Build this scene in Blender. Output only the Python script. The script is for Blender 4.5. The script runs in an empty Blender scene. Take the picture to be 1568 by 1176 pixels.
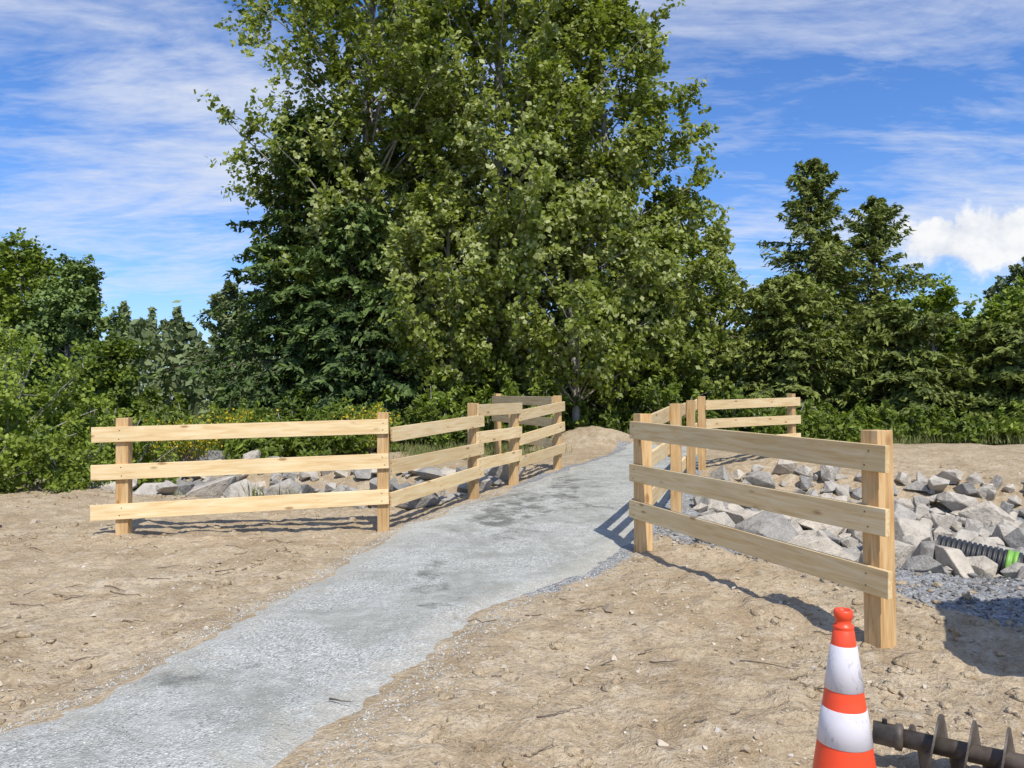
import bpy, bmesh, math, random
import numpy as np
from mathutils import Vector, Matrix
R = math.radians
rng = np.random.default_rng(7)
random.seed(7)
scene = bpy.context.scene
scene.view_settings.view_transform = 'Standard'
scene.view_settings.look = 'None'
scene.view_settings.exposure = 0
COL = scene.collection

# ------------------------------------------------------------------ helpers
_tab = np.random.default_rng(3).random((256, 256))
def vnoise(x, y):
    xi = np.floor(x).astype(int); yi = np.floor(y).astype(int)
    fx = x - xi; fy = y - yi
    fx = fx*fx*(3-2*fx); fy = fy*fy*(3-2*fy)
    a = _tab[xi % 256, yi % 256]; b = _tab[(xi+1) % 256, yi % 256]
    c = _tab[xi % 256, (yi+1) % 256]; d = _tab[(xi+1) % 256, (yi+1) % 256]
    return (a*(1-fx)+b*fx)*(1-fy)+(c*(1-fx)+d*fx)*fy - .5
def fbm(x, y, o=4):
    s = 0; a = 1.
    for i in range(o):
        s = s + a*vnoise(x*2**i+17.3*i, y*2**i+5.1*i); a *= .5
    return s
def sstep(a, b, x):
    t = np.clip((x-a)/(b-a), 0, 1); return t*t*(3-2*t)

def link(ob, parent=None):
    COL.objects.link(ob)
    if parent: ob.parent = parent
    return ob
def empty(name, loc=(0, 0, 0)):
    e = bpy.data.objects.new(name, None); e.empty_display_size = .2
    e.location = loc; COL.objects.link(e); return e

def mesh_np(name, verts, faces, k, mat, parent=None, attrs=None, smooth=False):
    me = bpy.data.meshes.new(name)
    verts = np.asarray(verts, dtype=np.float32); faces = np.asarray(faces, dtype=np.int32)
    me.vertices.add(len(verts)); me.vertices.foreach_set('co', verts.ravel())
    me.loops.add(faces.size); me.loops.foreach_set('vertex_index', faces.ravel())
    me.polygons.add(len(faces))
    me.polygons.foreach_set('loop_start', np.arange(0, faces.size, k, dtype=np.int32))
    me.polygons.foreach_set('use_smooth', np.full(len(faces), smooth))
    if attrs:
        for an, (dom, dat) in attrs.items():
            at = me.attributes.new(an, 'FLOAT', dom)
            at.data.foreach_set('value', np.asarray(dat, dtype=np.float32))
    me.update(calc_edges=True)
    me.materials.append(mat)
    ob = bpy.data.objects.new(name, me)
    return link(ob, parent)

def norm(v): return v/np.maximum(np.linalg.norm(v, axis=-1, keepdims=True), 1e-9)

def leaf_quads(c, a, n, l, w):
    a = norm(a); b = norm(np.cross(n, a)); l = l[:, None]; w = w[:, None]
    V = np.stack([c-a*l*.5, c+b*w*.5-a*l*.08, c+a*l*.5, c-b*w*.5-a*l*.08], 1)
    return V.reshape(-1, 3)
def leaves_object(name, V, tone, mat, parent):
    F = np.arange(len(V), dtype=np.int32).reshape(-1, 4)
    return mesh_np(name, V, F, 4, mat, parent, {'tone': ('FACE', tone)})

class Tubes:
    def __init__(s, sides=5): s.v = []; s.f = []; s.n = 0; s.k = sides
    def add(s, pts, radii):
        k = s.k; m = len(pts)
        pts = np.asarray(pts, float)
        T = norm(np.gradient(pts, axis=0))
        up = np.tile(np.array([.31, .17, .93]), (m, 1))
        up[np.abs((T*up).sum(1)) > .9] = (1, 0, 0)
        B = norm(np.cross(T, up)); N = np.cross(B, T)
        an = np.arange(k)*2*math.pi/k
        ring = pts[:, None]+np.asarray(radii)[:, None, None]*(np.cos(an)[None, :, None]*B[:, None]+np.sin(an)[None, :, None]*N[:, None])
        s.v.append(ring.reshape(-1, 3))
        i = np.arange(m-1)[:, None]*k; j = np.arange(k)[None]; j2 = (j+1) % k
        s.f.append(np.stack([i+j, i+j2, i+k+j2, i+k+j], -1).reshape(-1, 4)+s.n)
        s.n += m*k
    def build(s, name, mat, parent):
        return mesh_np(name, np.concatenate(s.v), np.concatenate(s.f), 4, mat, parent, smooth=True)

# ------------------------------------------------------------------ materials
def newmat(name):
    m = bpy.data.materials.new(name); m.use_nodes = True
    nt = m.node_tree; bs = nt.nodes['Principled BSDF']
    return m, nt, bs
def N(nt, t, **kw):
    n = nt.nodes.new(t)
    for k, v in kw.items(): setattr(n, k, v)
    return n
def ramp(nt, fac, stops):
    r = nt.nodes.new('ShaderNodeValToRGB'); e = r.color_ramp.elements
    while len(e) < len(stops): e.new(.5)
    for el, (p, c) in zip(e, stops):
        el.position = p; el.color = (c, c, c, 1) if isinstance(c, (int, float)) else (*c, 1)
    nt.links.new(fac, r.inputs[0]); return r.outputs[0]
def mixc(nt, fac, a, b, mode='MIX'):
    m = nt.nodes.new('ShaderNodeMix'); m.data_type = 'RGBA'; m.blend_type = mode
    for sock, v in ((m.inputs[0], fac), (m.inputs[6], a), (m.inputs[7], b)):
        if isinstance(v, (int, float)): sock.default_value = v
        elif isinstance(v, tuple): sock.default_value = (*v, 1)
        else: nt.links.new(v, sock)
    return m.outputs[2]
def math_(nt, op, a, b=0.):
    m = nt.nodes.new('ShaderNodeMath'); m.operation = op
    for i, v in enumerate((a, b)):
        if isinstance(v, (int, float)): m.inputs[i].default_value = v
        else: nt.links.new(v, m.inputs[i])
    return m.outputs[0]
def noise(nt, vec, scale, detail=4, rough=.55, dist=0.):
    n = N(nt, 'ShaderNodeTexNoise'); n.inputs['Scale'].default_value = scale
    n.inputs['Detail'].default_value = detail; n.inputs['Roughness'].default_value = rough
    n.inputs['Distortion'].default_value = dist
    if vec is not None: nt.links.new(vec, n.inputs['Vector'])
    return n.outputs[0]
def bump(nt, bs, h, strength, dist=.01, prev=None):
    b = N(nt, 'ShaderNodeBump'); b.inputs['Strength'].default_value = strength
    b.inputs['Distance'].default_value = dist; nt.links.new(h, b.inputs['Height'])
    if prev is not None: nt.links.new(prev, b.inputs['Normal'])
    nt.links.new(b.outputs[0], bs.inputs['Normal']); return b.outputs[0]
def attr(nt, name):
    a = N(nt, 'ShaderNodeAttribute'); a.attribute_name = name; return a.outputs['Fac']

def leaf_mat(name, dark, mid, light, transl=.3, rough=.5):
    m, nt, bs = newmat(name)
    c = ramp(nt, attr(nt, 'tone'), [(0, dark), (.5, mid), (1, light)])
    nt.links.new(c, bs.inputs['Base Color'])
    bs.inputs['Roughness'].default_value = rough
    bs.inputs['Specular IOR Level'].default_value = .3
    tr = N(nt, 'ShaderNodeBsdfTranslucent')
    tc = mixc(nt, 1., c, (1.4, 1.5, .55), 'MULTIPLY')
    nt.links.new(tc, tr.inputs[0])
    mx = N(nt, 'ShaderNodeMixShader'); mx.inputs[0].default_value = transl
    nt.links.new(bs.outputs[0], mx.inputs[1]); nt.links.new(tr.outputs[0], mx.inputs[2])
    nt.links.new(mx.outputs[0], nt.nodes['Material Output'].inputs[0])
    return m
M_COTTON = leaf_mat('cottonwood_leaves', (.09, .12, .018), (.23, .275, .045), (.47, .49, .24), .33, .42)
M_FIR = leaf_mat('fir_needles', (.035, .066, .02), (.09, .14, .035), (.18, .25, .065), .12, .6)
M_SPRUCE = leaf_mat('spruce_needles', (.07, .095, .022), (.165, .2, .043), (.27, .31, .075), .18, .6)
M_SHRUB = leaf_mat('shrub_leaves', (.09, .13, .018), (.21, .275, .035), (.35, .42, .08), .3, .5)
M_DIST = leaf_mat('distant_leaves', (.095, .125, .06), (.16, .2, .09), (.23, .27, .12), .15, .7)
M_GRASS = leaf_mat('grass_blades', (.08, .12, .03), (.18, .2, .07), (.36, .33, .15), .25, .6)
M_FLOWER = leaf_mat('broom_flowers', (.6, .42, .02), (.7, .5, .03), (.8, .6, .05), .2, .6)

def bark_mat(name, c1, c2):
    m, nt, bs = newmat(name)
    g = N(nt, 'ShaderNodeNewGeometry').outputs['Position']
    mp = N(nt, 'ShaderNodeMapping'); mp.inputs['Scale'].default_value = (6, 6, 1.5); nt.links.new(g, mp.inputs[0])
    n = noise(nt, mp.outputs[0], 2, 4)
    nt.links.new(ramp(nt, n, [(.35, c1), (.65, c2)]), bs.inputs['Base Color'])
    bs.inputs['Roughness'].default_value = .9; return m
M_BARK = bark_mat('bark_gray', (.17, .16, .14), (.46, .43, .38))
M_BARKD = bark_mat('bark_brown', (.07, .055, .04), (.20, .155, .115))

def wood_mat(name, base, dark, light):
    m, nt, bs = newmat(name)
    tc = N(nt, 'ShaderNodeTexCoord').outputs['Object']
    oi = N(nt, 'ShaderNodeObjectInfo').outputs['Random']
    off = N(nt, 'ShaderNodeVectorMath', operation='ADD'); nt.links.new(tc, off.inputs[0])
    cx = N(nt, 'ShaderNodeCombineXYZ'); nt.links.new(math_(nt, 'MULTIPLY', oi, 37.), cx.inputs[0])
    nt.links.new(math_(nt, 'MULTIPLY', oi, 11.), cx.inputs[2]); nt.links.new(cx.outputs[0], off.inputs[1])
    mp = N(nt, 'ShaderNodeMapping'); mp.inputs['Scale'].default_value = (1., 14, 14); nt.links.new(off.outputs[0], mp.inputs[0])
    g = noise(nt, mp.outputs[0], 2.2, 6, .6, .6)
    c = ramp(nt, g, [(.32, dark), (.5, base), (.7, light)])
    mp3 = N(nt, 'ShaderNodeMapping'); mp3.inputs['Scale'].default_value = (.7, 1.5, 3); nt.links.new(off.outputs[0], mp3.inputs[0])
    g2 = noise(nt, mp3.outputs[0], 1.6, 3)
    c = mixc(nt, ramp(nt, g2, [(.45, 0.), (.75, .45)]), c, tuple(x*.72 for x in base))
    mp2 = N(nt, 'ShaderNodeMapping'); mp2.inputs['Scale'].default_value = (2.2, 4, 6.5); nt.links.new(off.outputs[0], mp2.inputs[0])
    vo = N(nt, 'ShaderNodeTexVoronoi'); nt.links.new(mp2.outputs[0], vo.inputs['Vector']); vo.inputs['Scale'].default_value = 1.
    d = math_(nt, 'ADD', vo.outputs['Distance'], math_(nt, 'MULTIPLY', g, .1))
    k = ramp(nt, d, [(.12, 1.), (.20, 0.)])
    c = mixc(nt, math_(nt, 'MULTIPLY', k, .75), c, (.24, .11, .04))
    br = math_(nt, 'ADD', math_(nt, 'MULTIPLY', oi, .30), .80)
    cc = N(nt, 'ShaderNodeCombineColor')
    for i in range(3): nt.links.new(br, cc.inputs[i])
    c = mixc(nt, 1., c, cc.outputs[0], 'MULTIPLY')
    nt.links.new(c, bs.inputs['Base Color']); bs.inputs['Roughness'].default_value = .75
    bs.inputs['Specular IOR Level'].default_value = .2
    bump(nt, bs, g, .25, .004); return m
M_WOOD = wood_mat('fresh_sawn_wood', (.73, .55, .30), (.62, .42, .20), (.80, .66, .42))
M_POST = wood_mat('post_wood', (.58, .38, .18), (.44, .25, .10), (.68, .49, .27))

def plain(name, col, rough=.6, metal=0., vary=.25, scale=20):
    m, nt, bs = newmat(name)
    tc = N(nt, 'ShaderNodeTexCoord').outputs['Object']
    n = noise(nt, tc, scale, 5)
    nt.links.new(mixc(nt, ramp(nt, n, [(.4, 0.), (.7, 1.)]), col, tuple(x*(1-vary) for x in col)), bs.inputs['Base Color'])
    bs.inputs['Roughness'].default_value = rough; bs.inputs['Metallic'].default_value = metal
    return m
M_SCREW = plain('screw_metal', (.12, .1, .08), .4, .8)
M_STEEL = plain('weathered_steel', (.14, .115, .095), .6, .3, .6, 14)
M_STEELD = plain('dark_steel', (.035, .035, .037), .45, .4, .4, 12)
M_PIPE = plain('black_plastic_pipe', (.03, .031, .033), .5)
M_LIME = plain('lime_plastic', (.20, .43, .07), .5)
M_YEL = plain('machine_paint', (.5, .3, .03), .45)

def ground_mat():
    m, nt, bs = newmat('sandy_dirt')
    P = N(nt, 'ShaderNodeNewGeometry').outputs['Position']
    n1 = noise(nt, P, .55, 3, .6); n2 = noise(nt, P, 5, 5, .68); n3 = noise(nt, P, 55, 3, .7); n4 = noise(nt, P, 1.7, 5, .65, .5); n5 = noise(nt, P, 17, 4, .65, .3)
    c = ramp(nt, n1, [(.3, (.40, .31, .195)), (.55, (.465, .37, .245)), (.75, (.51, .42, .295))])
    c = mixc(nt, ramp(nt, n4, [(.38, .75), (.56, 0.)]), c, (.31, .228, .135))
    c = mixc(nt, ramp(nt, n2, [(.5, 0.), (.70, .7)]), c, (.55, .475, .36))
    c = mixc(nt, ramp(nt, n5, [(.34, .65), (.47, 0.)]), c, (.26, .19, .12))
    c = mixc(nt, ramp(nt, n3, [(.3, .75), (.46, 0.)]), c, (.22, .165, .11))
    c = mixc(nt, ramp(nt, n3, [(.58, 0.), (.72, .8)]), c, (.61, .55, .45))
    vo = N(nt, 'ShaderNodeTexVoronoi'); nt.links.new(P, vo.inputs['Vector']); vo.inputs['Scale'].default_value = 60
    gcol = N(nt, 'ShaderNodeSeparateColor'); nt.links.new(vo.outputs['Color'], gcol.inputs[0])
    gc = ramp(nt, gcol.outputs[0], [(0., (.14, .145, .15)), (.5, (.26, .265, .27)), (1., (.42, .415, .4))])
    gm = ramp(nt, math_(nt, 'ADD', attr(nt, 'gravel'), math_(nt, 'MULTIPLY', math_(nt, 'SUBTRACT', n2, .5), .9)), [(.42, 0.), (.55, 1.)])
    c = mixc(nt, gm, c, gc)
    vc = ramp(nt, n2, [(.3, (.05, .065, .02)), (.6, (.13, .145, .05)), (.75, (.28, .24, .12))])
    vm = ramp(nt, math_(nt, 'ADD', attr(nt, 'veg'), math_(nt, 'MULTIPLY', math_(nt, 'SUBTRACT', n4, .5), 1.2)), [(.4, 0.), (.6, 1.)])
    c = mixc(nt, vm, c, vc)
    nt.links.new(c, bs.inputs['Base Color']); bs.inputs['Roughness'].default_value = .95
    bs.inputs['Specular IOR Level'].default_value = .1
    h = math_(nt, 'ADD', math_(nt, 'MULTIPLY', n2, .05), math_(nt, 'ADD', math_(nt, 'MULTIPLY', n5, .03), math_(nt, 'MULTIPLY', n3, .010)))
    bump(nt, bs, h, 1., 1.)
    return m
def path_mat():
    m, nt, bs = newmat('crushed_gravel')
    P = N(nt, 'ShaderNodeNewGeometry').outputs['Position']
    vo = N(nt, 'ShaderNodeTexVoronoi'); nt.links.new(P, vo.inputs['Vector']); vo.inputs['Scale'].default_value = 95
    s = N(nt, 'ShaderNodeSeparateColor'); nt.links.new(vo.outputs['Color'], s.inputs[0])
    c = ramp(nt, s.outputs[0], [(0., (.20, .20, .185)), (.4, (.375, .38, .35)), (.8, (.45, .455, .425)), (1., (.68, .67, .62))])
    n1 = noise(nt, P, 1.3, 5, .62, .5); n2 = noise(nt, P, 7, 5, .65); n0 = noise(nt, P, .7, 5, .7, .3)
    c = mixc(nt, ramp(nt, n1, [(.40, .8), (.54, 0.)]), c, (.28, .285, .25))
    c = mixc(nt, ramp(nt, n2, [(.5, 0.), (.7, .5)]), c, (.52, .525, .49))
    c = mixc(nt, ramp(nt, n0, [(.52, 0.), (.66, .5)]), c, (.50, .51, .475))
    dm = ramp(nt, math_(nt, 'ADD', attr(nt, 'damp'), math_(nt, 'MULTIPLY', math_(nt, 'SUBTRACT', noise(nt, P, 3.4, 6, .7, .4), .5), 2.4)), [(.36, 0.), (.72, .85)])
    c = mixc(nt, dm, c, (.13, .13, .115))
    tr = ramp(nt, math_(nt, 'ADD', attr(nt, 'edge'), math_(nt, 'MULTIPLY', math_(nt, 'SUBTRACT', n2, .5), 1.2)), [(.1, .5), (.4, 0.)])
    c = mixc(nt, tr, c, (.46, .43, .36))
    nt.links.new(c, bs.inputs['Base Color']); bs.inputs['Roughness'].default_value = .95
    bs.inputs['Specular IOR Level'].default_value = .1
    h = math_(nt, 'ADD', math_(nt, 'MULTIPLY', n2, .025), math_(nt, 'MULTIPLY', vo.outputs['Distance'], .006))
    bump(nt, bs, h, 1., 1.)
    return m
def rock_mat():
    m, nt, bs = newmat('riprap_stone')
    P = N(nt, 'ShaderNodeNewGeometry').outputs['Position']
    t = attr(nt, 'tone'); n = noise(nt, P, 6, 7, .68); n2 = noise(nt, P, 40, 3, .6)
    c = ramp(nt, t, [(0, (.16, .16, .16)), (.4, (.31, .30, .28)), (.7, (.50, .46, .395)), (1, (.61, .54, .435))])
    c = mixc(nt, ramp(nt, n, [(.38, .65), (.56, 0.)]), c, mixc(nt, 1., c, (.58, .57, .57), 'MULTIPLY'))
    c = mixc(nt, ramp(nt, n2, [(.58, 0.), (.78, .5)]), c, (.56, .48, .36))
    nt.links.new(c, bs.inputs['Base Color']); bs.inputs['Roughness'].default_value = .85
    bs.inputs['Specular IOR Level'].default_value = .2
    bump(nt, bs, math_(nt, 'ADD', math_(nt, 'MULTIPLY', n, .07), math_(nt, 'MULTIPLY', n2, .005)), 1., 1.); return m
M_GROUND, M_PATH, M_ROCK = ground_mat(), path_mat(), rock_mat()

# ------------------------------------------------------------------ terrain
PL = np.array([(1, -5.2), (2.2, -4.1), (3.2, -2.95), (3.68, -2.51), (4.06, -2.31), (4.93, -2.16), (5.88, -1.96), (6.87, -1.74), (8.07, -1.62), (9.3, -1.40), (10.3, -.95), (11.3, -.45), (12.5, .12), (14.4, .97), (17, 2.15), (19.7, 3.2), (22, 3.4)])
PR = np.array([(0.6, -3.0), (1.4, -2.3), (2.5, -1.4), (3.30, -.89), (3.69, -.74), (4.25, -.57), (4.87, -.40), (5.7, -.1), (6.28, .25), (6.87, .69), (7.73, 1.14), (8.4, 1.42), (9.8, 2.0), (12, 2.75), (14, 3.4), (17, 4.2), (19.7, 5.1), (22, 5.3)])
def pathdist(x, y):
    xl = np.interp(y, PL[:, 0], PL[:, 1]); xr = np.interp(y, PR[:, 0], PR[:, 1])
    d = np.minimum(x-xl, xr-x)*.85
    d = np.minimum(d, (18.8-y))
    return d + .10*fbm(x*1.7, y*1.7, 2) + .08*fbm(x*10, y*10, 2)
def su(x, y): return x*.38+y*.925, x*.925-y*.38
def from_su(s, u):
    d = .38*.38+.925*.925
    return (s*.38+u*.925)/d, (s*.925-u*.38)/d
def ditch(x, y):
    s, u = su(x, y)
    right = sstep(-4, -2.5, u)
    lo = 9.1*(1-right)+(7.45+.5*sstep(.2, -1.2, u))*right; hi = 13.6*(1-right)+14.6*right
    lo = lo+.4*vnoise(u*.7, 3.+0*u)*(1-.6*right); hi = hi+.6*vnoise(u*.6, 9.+0*u)
    band = sstep(0, 1.3+.8*right, s-lo)*sstep(0, 1.5, hi-s)
    side = np.maximum(u+1.7, -5.0-u)
    return band*sstep(0, 1.1, side)
def height(x, y, fine=True):
    x = np.asarray(x, float); y = np.asarray(y, float)
    s, u = su(x, y)
    z = np.interp(s, [7.5, 9.9, 13.6, 17, 25, 60], [0, .11, .27, .36, .5, .6])
    pd = pathdist(x, y); off = 1-sstep(-.3, .15, pd)
    z = z - (.7-.15*sstep(-3, -1, u))*ditch(x, y)
    m = np.exp(-(((x-2.1)/1.3)**2+((y-19.6)/.9)**2)); z = z+.62*m
    m = np.exp(-(((x-8.5)/3.5)**2+((y-17.5)/1.4)**2)); z = z+.18*m
    far = sstep(18, 30, np.hypot(x, y))
    z = z + off*(.09*fbm(x*.45, y*.45, 2)*(1+3*far))
    if fine:
        z = z + off*(.05*fbm(x*1.9+3, y*1.9, 3) + .036*fbm(x*8, y*8, 3) + .03*np.maximum(fbm(x*13+9, y*13, 2)-.12, 0))
    return z
def axis(a, b, step, n_out, far):
    core = np.arange(a, b, step)
    t = np.linspace(0, 1, n_out)[1:]
    up = b+(far-b)*t**3 + t*2; dn = a-(far+a)*t**3 - t*2
    return np.concatenate([dn[::-1], core, up])
xs = axis(-7.5, 9.5, .035, 60, 400.); ys = axis(1.6, 15.5, .035, 60, 400.)
X, Y = np.meshgrid(xs, ys); Z = height(X, Y)
nx, ny = len(xs), len(ys)
def grid_faces(nx, ny):
    i = np.arange(ny-1)[:, None]*nx+np.arange(nx-1)[None]
    return np.stack([i, i+1, i+nx+1, i+nx], -1).reshape(-1, 4)
s_, u_ = su(X, Y)
def strip_lo(u): return np.maximum(7.15-.75*np.minimum(u, 1.2), 6.2)
strip = sstep(-2.4, -1.6, u_)*sstep(-.1, .3, s_-strip_lo(u_))*(1-sstep(12.6, 13.6, s_))
spill = sstep(-.22, 0, pathdist(X, Y))*sstep(5.5, 6.5, Y)*(X > 0)
dd = ditch(X, Y)
gravel = np.clip(np.maximum(np.maximum(strip*.9, dd*.8), spill*.7), 0, 1)
veg = np.clip(sstep(17.6, 21.5, Y+.12*np.abs(X-3)), 0, 1)
veg = np.maximum(veg, sstep(14.6, 16.5, s_)*(1-sstep(-6, -4.8, u_))*.75)
veg = np.maximum(veg, sstep(8, 9.5, -X)*sstep(9, 11, Y)); veg = np.maximum(veg, sstep(25, 40, np.hypot(X, Y)))
veg = veg*(1-np.exp(-(((X-2.1)/1.9)**2+((Y-19.3)/1.5)**4)))
ground = mesh_np('ground', np.stack([X, Y, Z], -1).reshape(-1, 3), grid_faces(nx, ny), 4, M_GROUND, None,
                 {'gravel': ('POINT', gravel.ravel()), 'veg': ('POINT', veg.ravel())}, True)

px = np.arange(-5.5, 6., .04); py = np.arange(1.2, 19.6, .04)
X, Y = np.meshgrid(px, py); pd = pathdist(X, Y)
lift = .045*sstep(-.02, .30, pd)-.012 + .012*fbm(X*5, Y*5, 3)*sstep(0, .2, pd) + .025*fbm(X*1.4, Y*1.4, 2)*sstep(0.05, .4, pd)
Z = height(X, Y)+lift
blob = lambda cx, cy, rx, ry, a: a*np.exp(-(((X-cx)/rx)**2+((Y-cy)/ry)**2))
damp = blob(.0, 10.8, .9, 1.5, .55)+blob(.9, 12.6, .7, 1.6, .45)+blob(-.75, 6.5, .22, .8, .5)+blob(.1, 8.6, .5, .6, .3)+blob(-1.9, 4.4, .4, .5, .35)+blob(-.5, 5.6, .2, .4, .3)+blob(-.3, 9.6, .5, .8, .3)+blob(-1.2, 7.9, .3, .6, .25)+blob(1.2, 10.2, .5, .5, .3)
F = grid_faces(len(px), len(py)); keep = (pd.ravel()[F] > -.06).all(1); F = F[keep]
used = np.unique(F); remap = -np.ones(X.size, int); remap[used] = np.arange(len(used))
V = np.stack([X, Y, Z], -1).reshape(-1, 3)[used]
mesh_np('gravel_path', V, remap[F], 4, M_PATH, None, {'damp': ('POINT', damp.ravel()[used]), 'edge': ('POINT', pd.ravel()[used])}, True)

# ------------------------------------------------------------------ rocks
def hull_rock(seed, npt=14):
    r = np.random.default_rng(seed); bm = bmesh.new()
    p = norm(r.normal(size=(npt, 3)))*r.uniform(.8, 1.1, (npt, 1))
    for q in p: bm.verts.new(q)
    bmesh.ops.convex_hull(bm, input=bm.verts)
    bmesh.ops.delete(bm, geom=[v for v in bm.verts if not v.link_faces], context='VERTS')
    bmesh.ops.bevel(bm, geom=list(bm.edges), offset=.03, segments=1, affect='EDGES')
    bmesh.ops.triangulate(bm, faces=bm.faces)
    bm.verts.index_update()
    V = np.array([v.co[:] for v in bm.verts]); F = np.array([[v.index for v in f.verts] for f in bm.faces]); bm.free()
    return V, F
ROCKS = [hull_rock(100+i, 9+i % 5) for i in range(20)]
PEB = []
for i in range(8):
    r = np.random.default_rng(500+i); bm = bmesh.new()
    for q in norm(r.normal(size=(9, 3))): bm.verts.new(q)
    bmesh.ops.convex_hull(bm, input=bm.verts); bmesh.ops.triangulate(bm, faces=bm.faces)
    bm.verts.index_update()
    PEB.append((np.array([v.co[:] for v in bm.verts]), np.array([[v.index for v in f.verts] for f in bm.faces]))); bm.free()
CLOD = []
for i in range(8):
    r = np.random.default_rng(900+i); bm = bmesh.new(); bmesh.ops.create_icosphere(bm, subdivisions=2, radius=1)
    o = r.uniform(0, 50, 3)
    for v in bm.verts:
        c = v.co; v.co = c*(1+.9*float(fbm(np.array([c.x*1.4+o[0]+c.z]), np.array([c.y*1.4+o[1]-c.z*.7]), 3)[0]))
    bm.verts.index_update()
    CLOD.append((np.array([v.co[:] for v in bm.verts]), np.array([[v.index for v in f.verts] for f in bm.faces]))); bm.free()
def rotm(r):
    q = r.normal(size=4); q /= np.linalg.norm(q); w, x, y, z = q
    return np.array([[1-2*(y*y+z*z), 2*(x*y-z*w), 2*(x*z+y*w)], [2*(x*y+z*w), 1-2*(x*x+z*z), 2*(y*z-x*w)], [2*(x*z-y*w), 2*(y*z+x*w), 1-2*(x*x+y*y)]])
def scatter(name, P, size, tone, lib, mat, flat=.7, seed=1, smooth=False, attrn='tone'):
    r = np.random.default_rng(seed); VV = []; FF = []; TT = []; n = 0
    for i in range(len(P)):
        V, F = lib[r.integers(len(lib))]
        V = (V @ rotm(r).T)*np.array([1, r.uniform(.6, 1), flat*r.uniform(.7, 1.1)])
        a = r.uniform(0, 6.28); ca, sa = math.cos(a), math.sin(a)
        V = V @ np.array([[ca, sa, 0], [-sa, ca, 0], [0, 0, 1]])
        V = V*size[i]*.5+P[i]
        VV.append(V); FF.append(F+n); TT.append(np.full(len(F), tone[i])); n += len(V)
    return mesh_np(name, np.concatenate(VV), np.concatenate(FF), 3, mat, None, {attrn: ('FACE', np.concatenate(TT))}, smooth)
pts = []; szs = []; tns = []
PIPE = np.array((5.0, 7.5))
def rocks_in(s0, s1, u0, u1, n, smin, smax, t0, t1, ov=.6, pw=1.6):
    cnt = 0; loc = []
    for _ in range(n*14):
        if cnt >= n: break
        s = rng.uniform(s0, s1); u = rng.uniform(u0, u1); x, y = from_su(s, u)
        sz = smin+(smax-smin)*rng.random()**pw
        if ditch(np.array([x]), np.array([y]))[0] < .05: continue
        if np.hypot(x-PIPE[0], y-PIPE[1]) < .12+sz*.5: continue
        if loc:
            L = np.array(loc)
            if (np.hypot(L[:, 0]-x, L[:, 1]-y) < (L[:, 2]+sz)*.5*ov).any(): continue
        loc.append((x, y, sz)); z = float(height(x, y, False))+sz*.15
        pts.append((x, y, z)); szs.append(sz); tns.append(rng.uniform(t0, t1)); cnt += 1
rocks_in(7.4, 14.6, -1.7, 11, 620, .36, 1.0, .45, 1., pw=2.)
rocks_in(7.4, 14.6, -1.7, 11, 500, .18, .36, .35, .95)
rocks_in(7.2, 14.6, -1.7, 11, 400, .1, .2, .3, .9)
rocks_in(9, 13.7, -17, -5.0, 380, .38, 1.0, .15, 1.)
rocks_in(9, 13.7, -17, -5.0, 420, .12, .34, .1, .8)
scatter('riprap_rocks', np.array(pts), np.array(szs), np.array(tns), ROCKS, M_ROCK, .8, 5)
n = 6500; s = rng.uniform(6.0, 9.4, n); u = rng.uniform(-2.1, 6., n); x, y = from_su(s, u)
k = (pathdist(x, y) < -.05) & (s > strip_lo(u)+.35*fbm(x*2, y*2, 2)-.15*rng.random(n)); x, y = x[k], y[k]
sz = rng.uniform(.015, .055, len(x))
scatter('crushed_stone', np.stack([x, y, height(x, y)+sz*.15], -1), sz, rng.uniform(.1, .7, len(x)), PEB, M_ROCK, .8, 6)
mp_, ntp, bsp = newmat('pebble_stone')
ntp.links.new(ramp(ntp, attr(ntp, 'tone'), [(0, (.19, .145, .10)), (.5, (.41, .33, .23)), (.85, (.55, .48, .38)), (1, (.56, .54, .49))]), bsp.inputs['Base Color'])
bsp.inputs['Roughness'].default_value = .9
n = 16000; y = 2.2+13*rng.random(n)**1.5; x = rng.uniform(-1, 1, n)*(y*.8+1)
k = (pathdist(x, y) < -.03) & (ditch(x, y) < .03) & (fbm(x*1.2, y*1.2, 3) > -.16*rng.random(n)-.03*y/6); x, y = x[k], y[k]
sz = .008+.028*rng.random(len(x))**2.4+.035*(rng.random(len(x)) > .975)
scatter('pebbles', np.stack([x, y, height(x, y)+sz*.12], -1), sz, rng.random(len(x)), PEB, mp_, .75, 8)
n = 4600; y = 2.4+11*rng.random(n)**1.3; x = rng.uniform(-1, 1, n)*(y*.8+.6)
k = (pathdist(x, y) < -.12) & (ditch(x, y) < .03) & (fbm(x*.9+4, y*.9, 3) > -.08+.25*rng.random(n)); x, y = x[k], y[k]
sz = .02+.095*rng.random(len(x))**2.4
scatter('dirt_clods', np.stack([x, y, height(x, y)+sz*.02], -1), sz, 0*x, CLOD, M_GROUND, .62, 18, True, 'gravel')
ml, ntl, bsl = newmat('path_gravel_stone')
ntl.links.new(ramp(ntl, attr(ntl, 'tone'), [(0, (.22, .22, .2)), (.5, (.4, .4, .37)), (1, (.56, .55, .5))]), bsl.inputs['Base Color'])
bsl.inputs['Roughness'].default_value = .9
n = 9000; y = rng.uniform(2.6, 12, n)
side = rng.random(n) < .4
xe = np.where(side, np.interp(y, PL[:, 0], PL[:, 1])-np.abs(rng.normal(0, .09, n))+.06, np.interp(y, PR[:, 0], PR[:, 1])+np.abs(rng.normal(0, .17, n))-.06)
n2_ = 5000; y2 = 2.6+7*rng.random(n2_)**1.4
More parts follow.
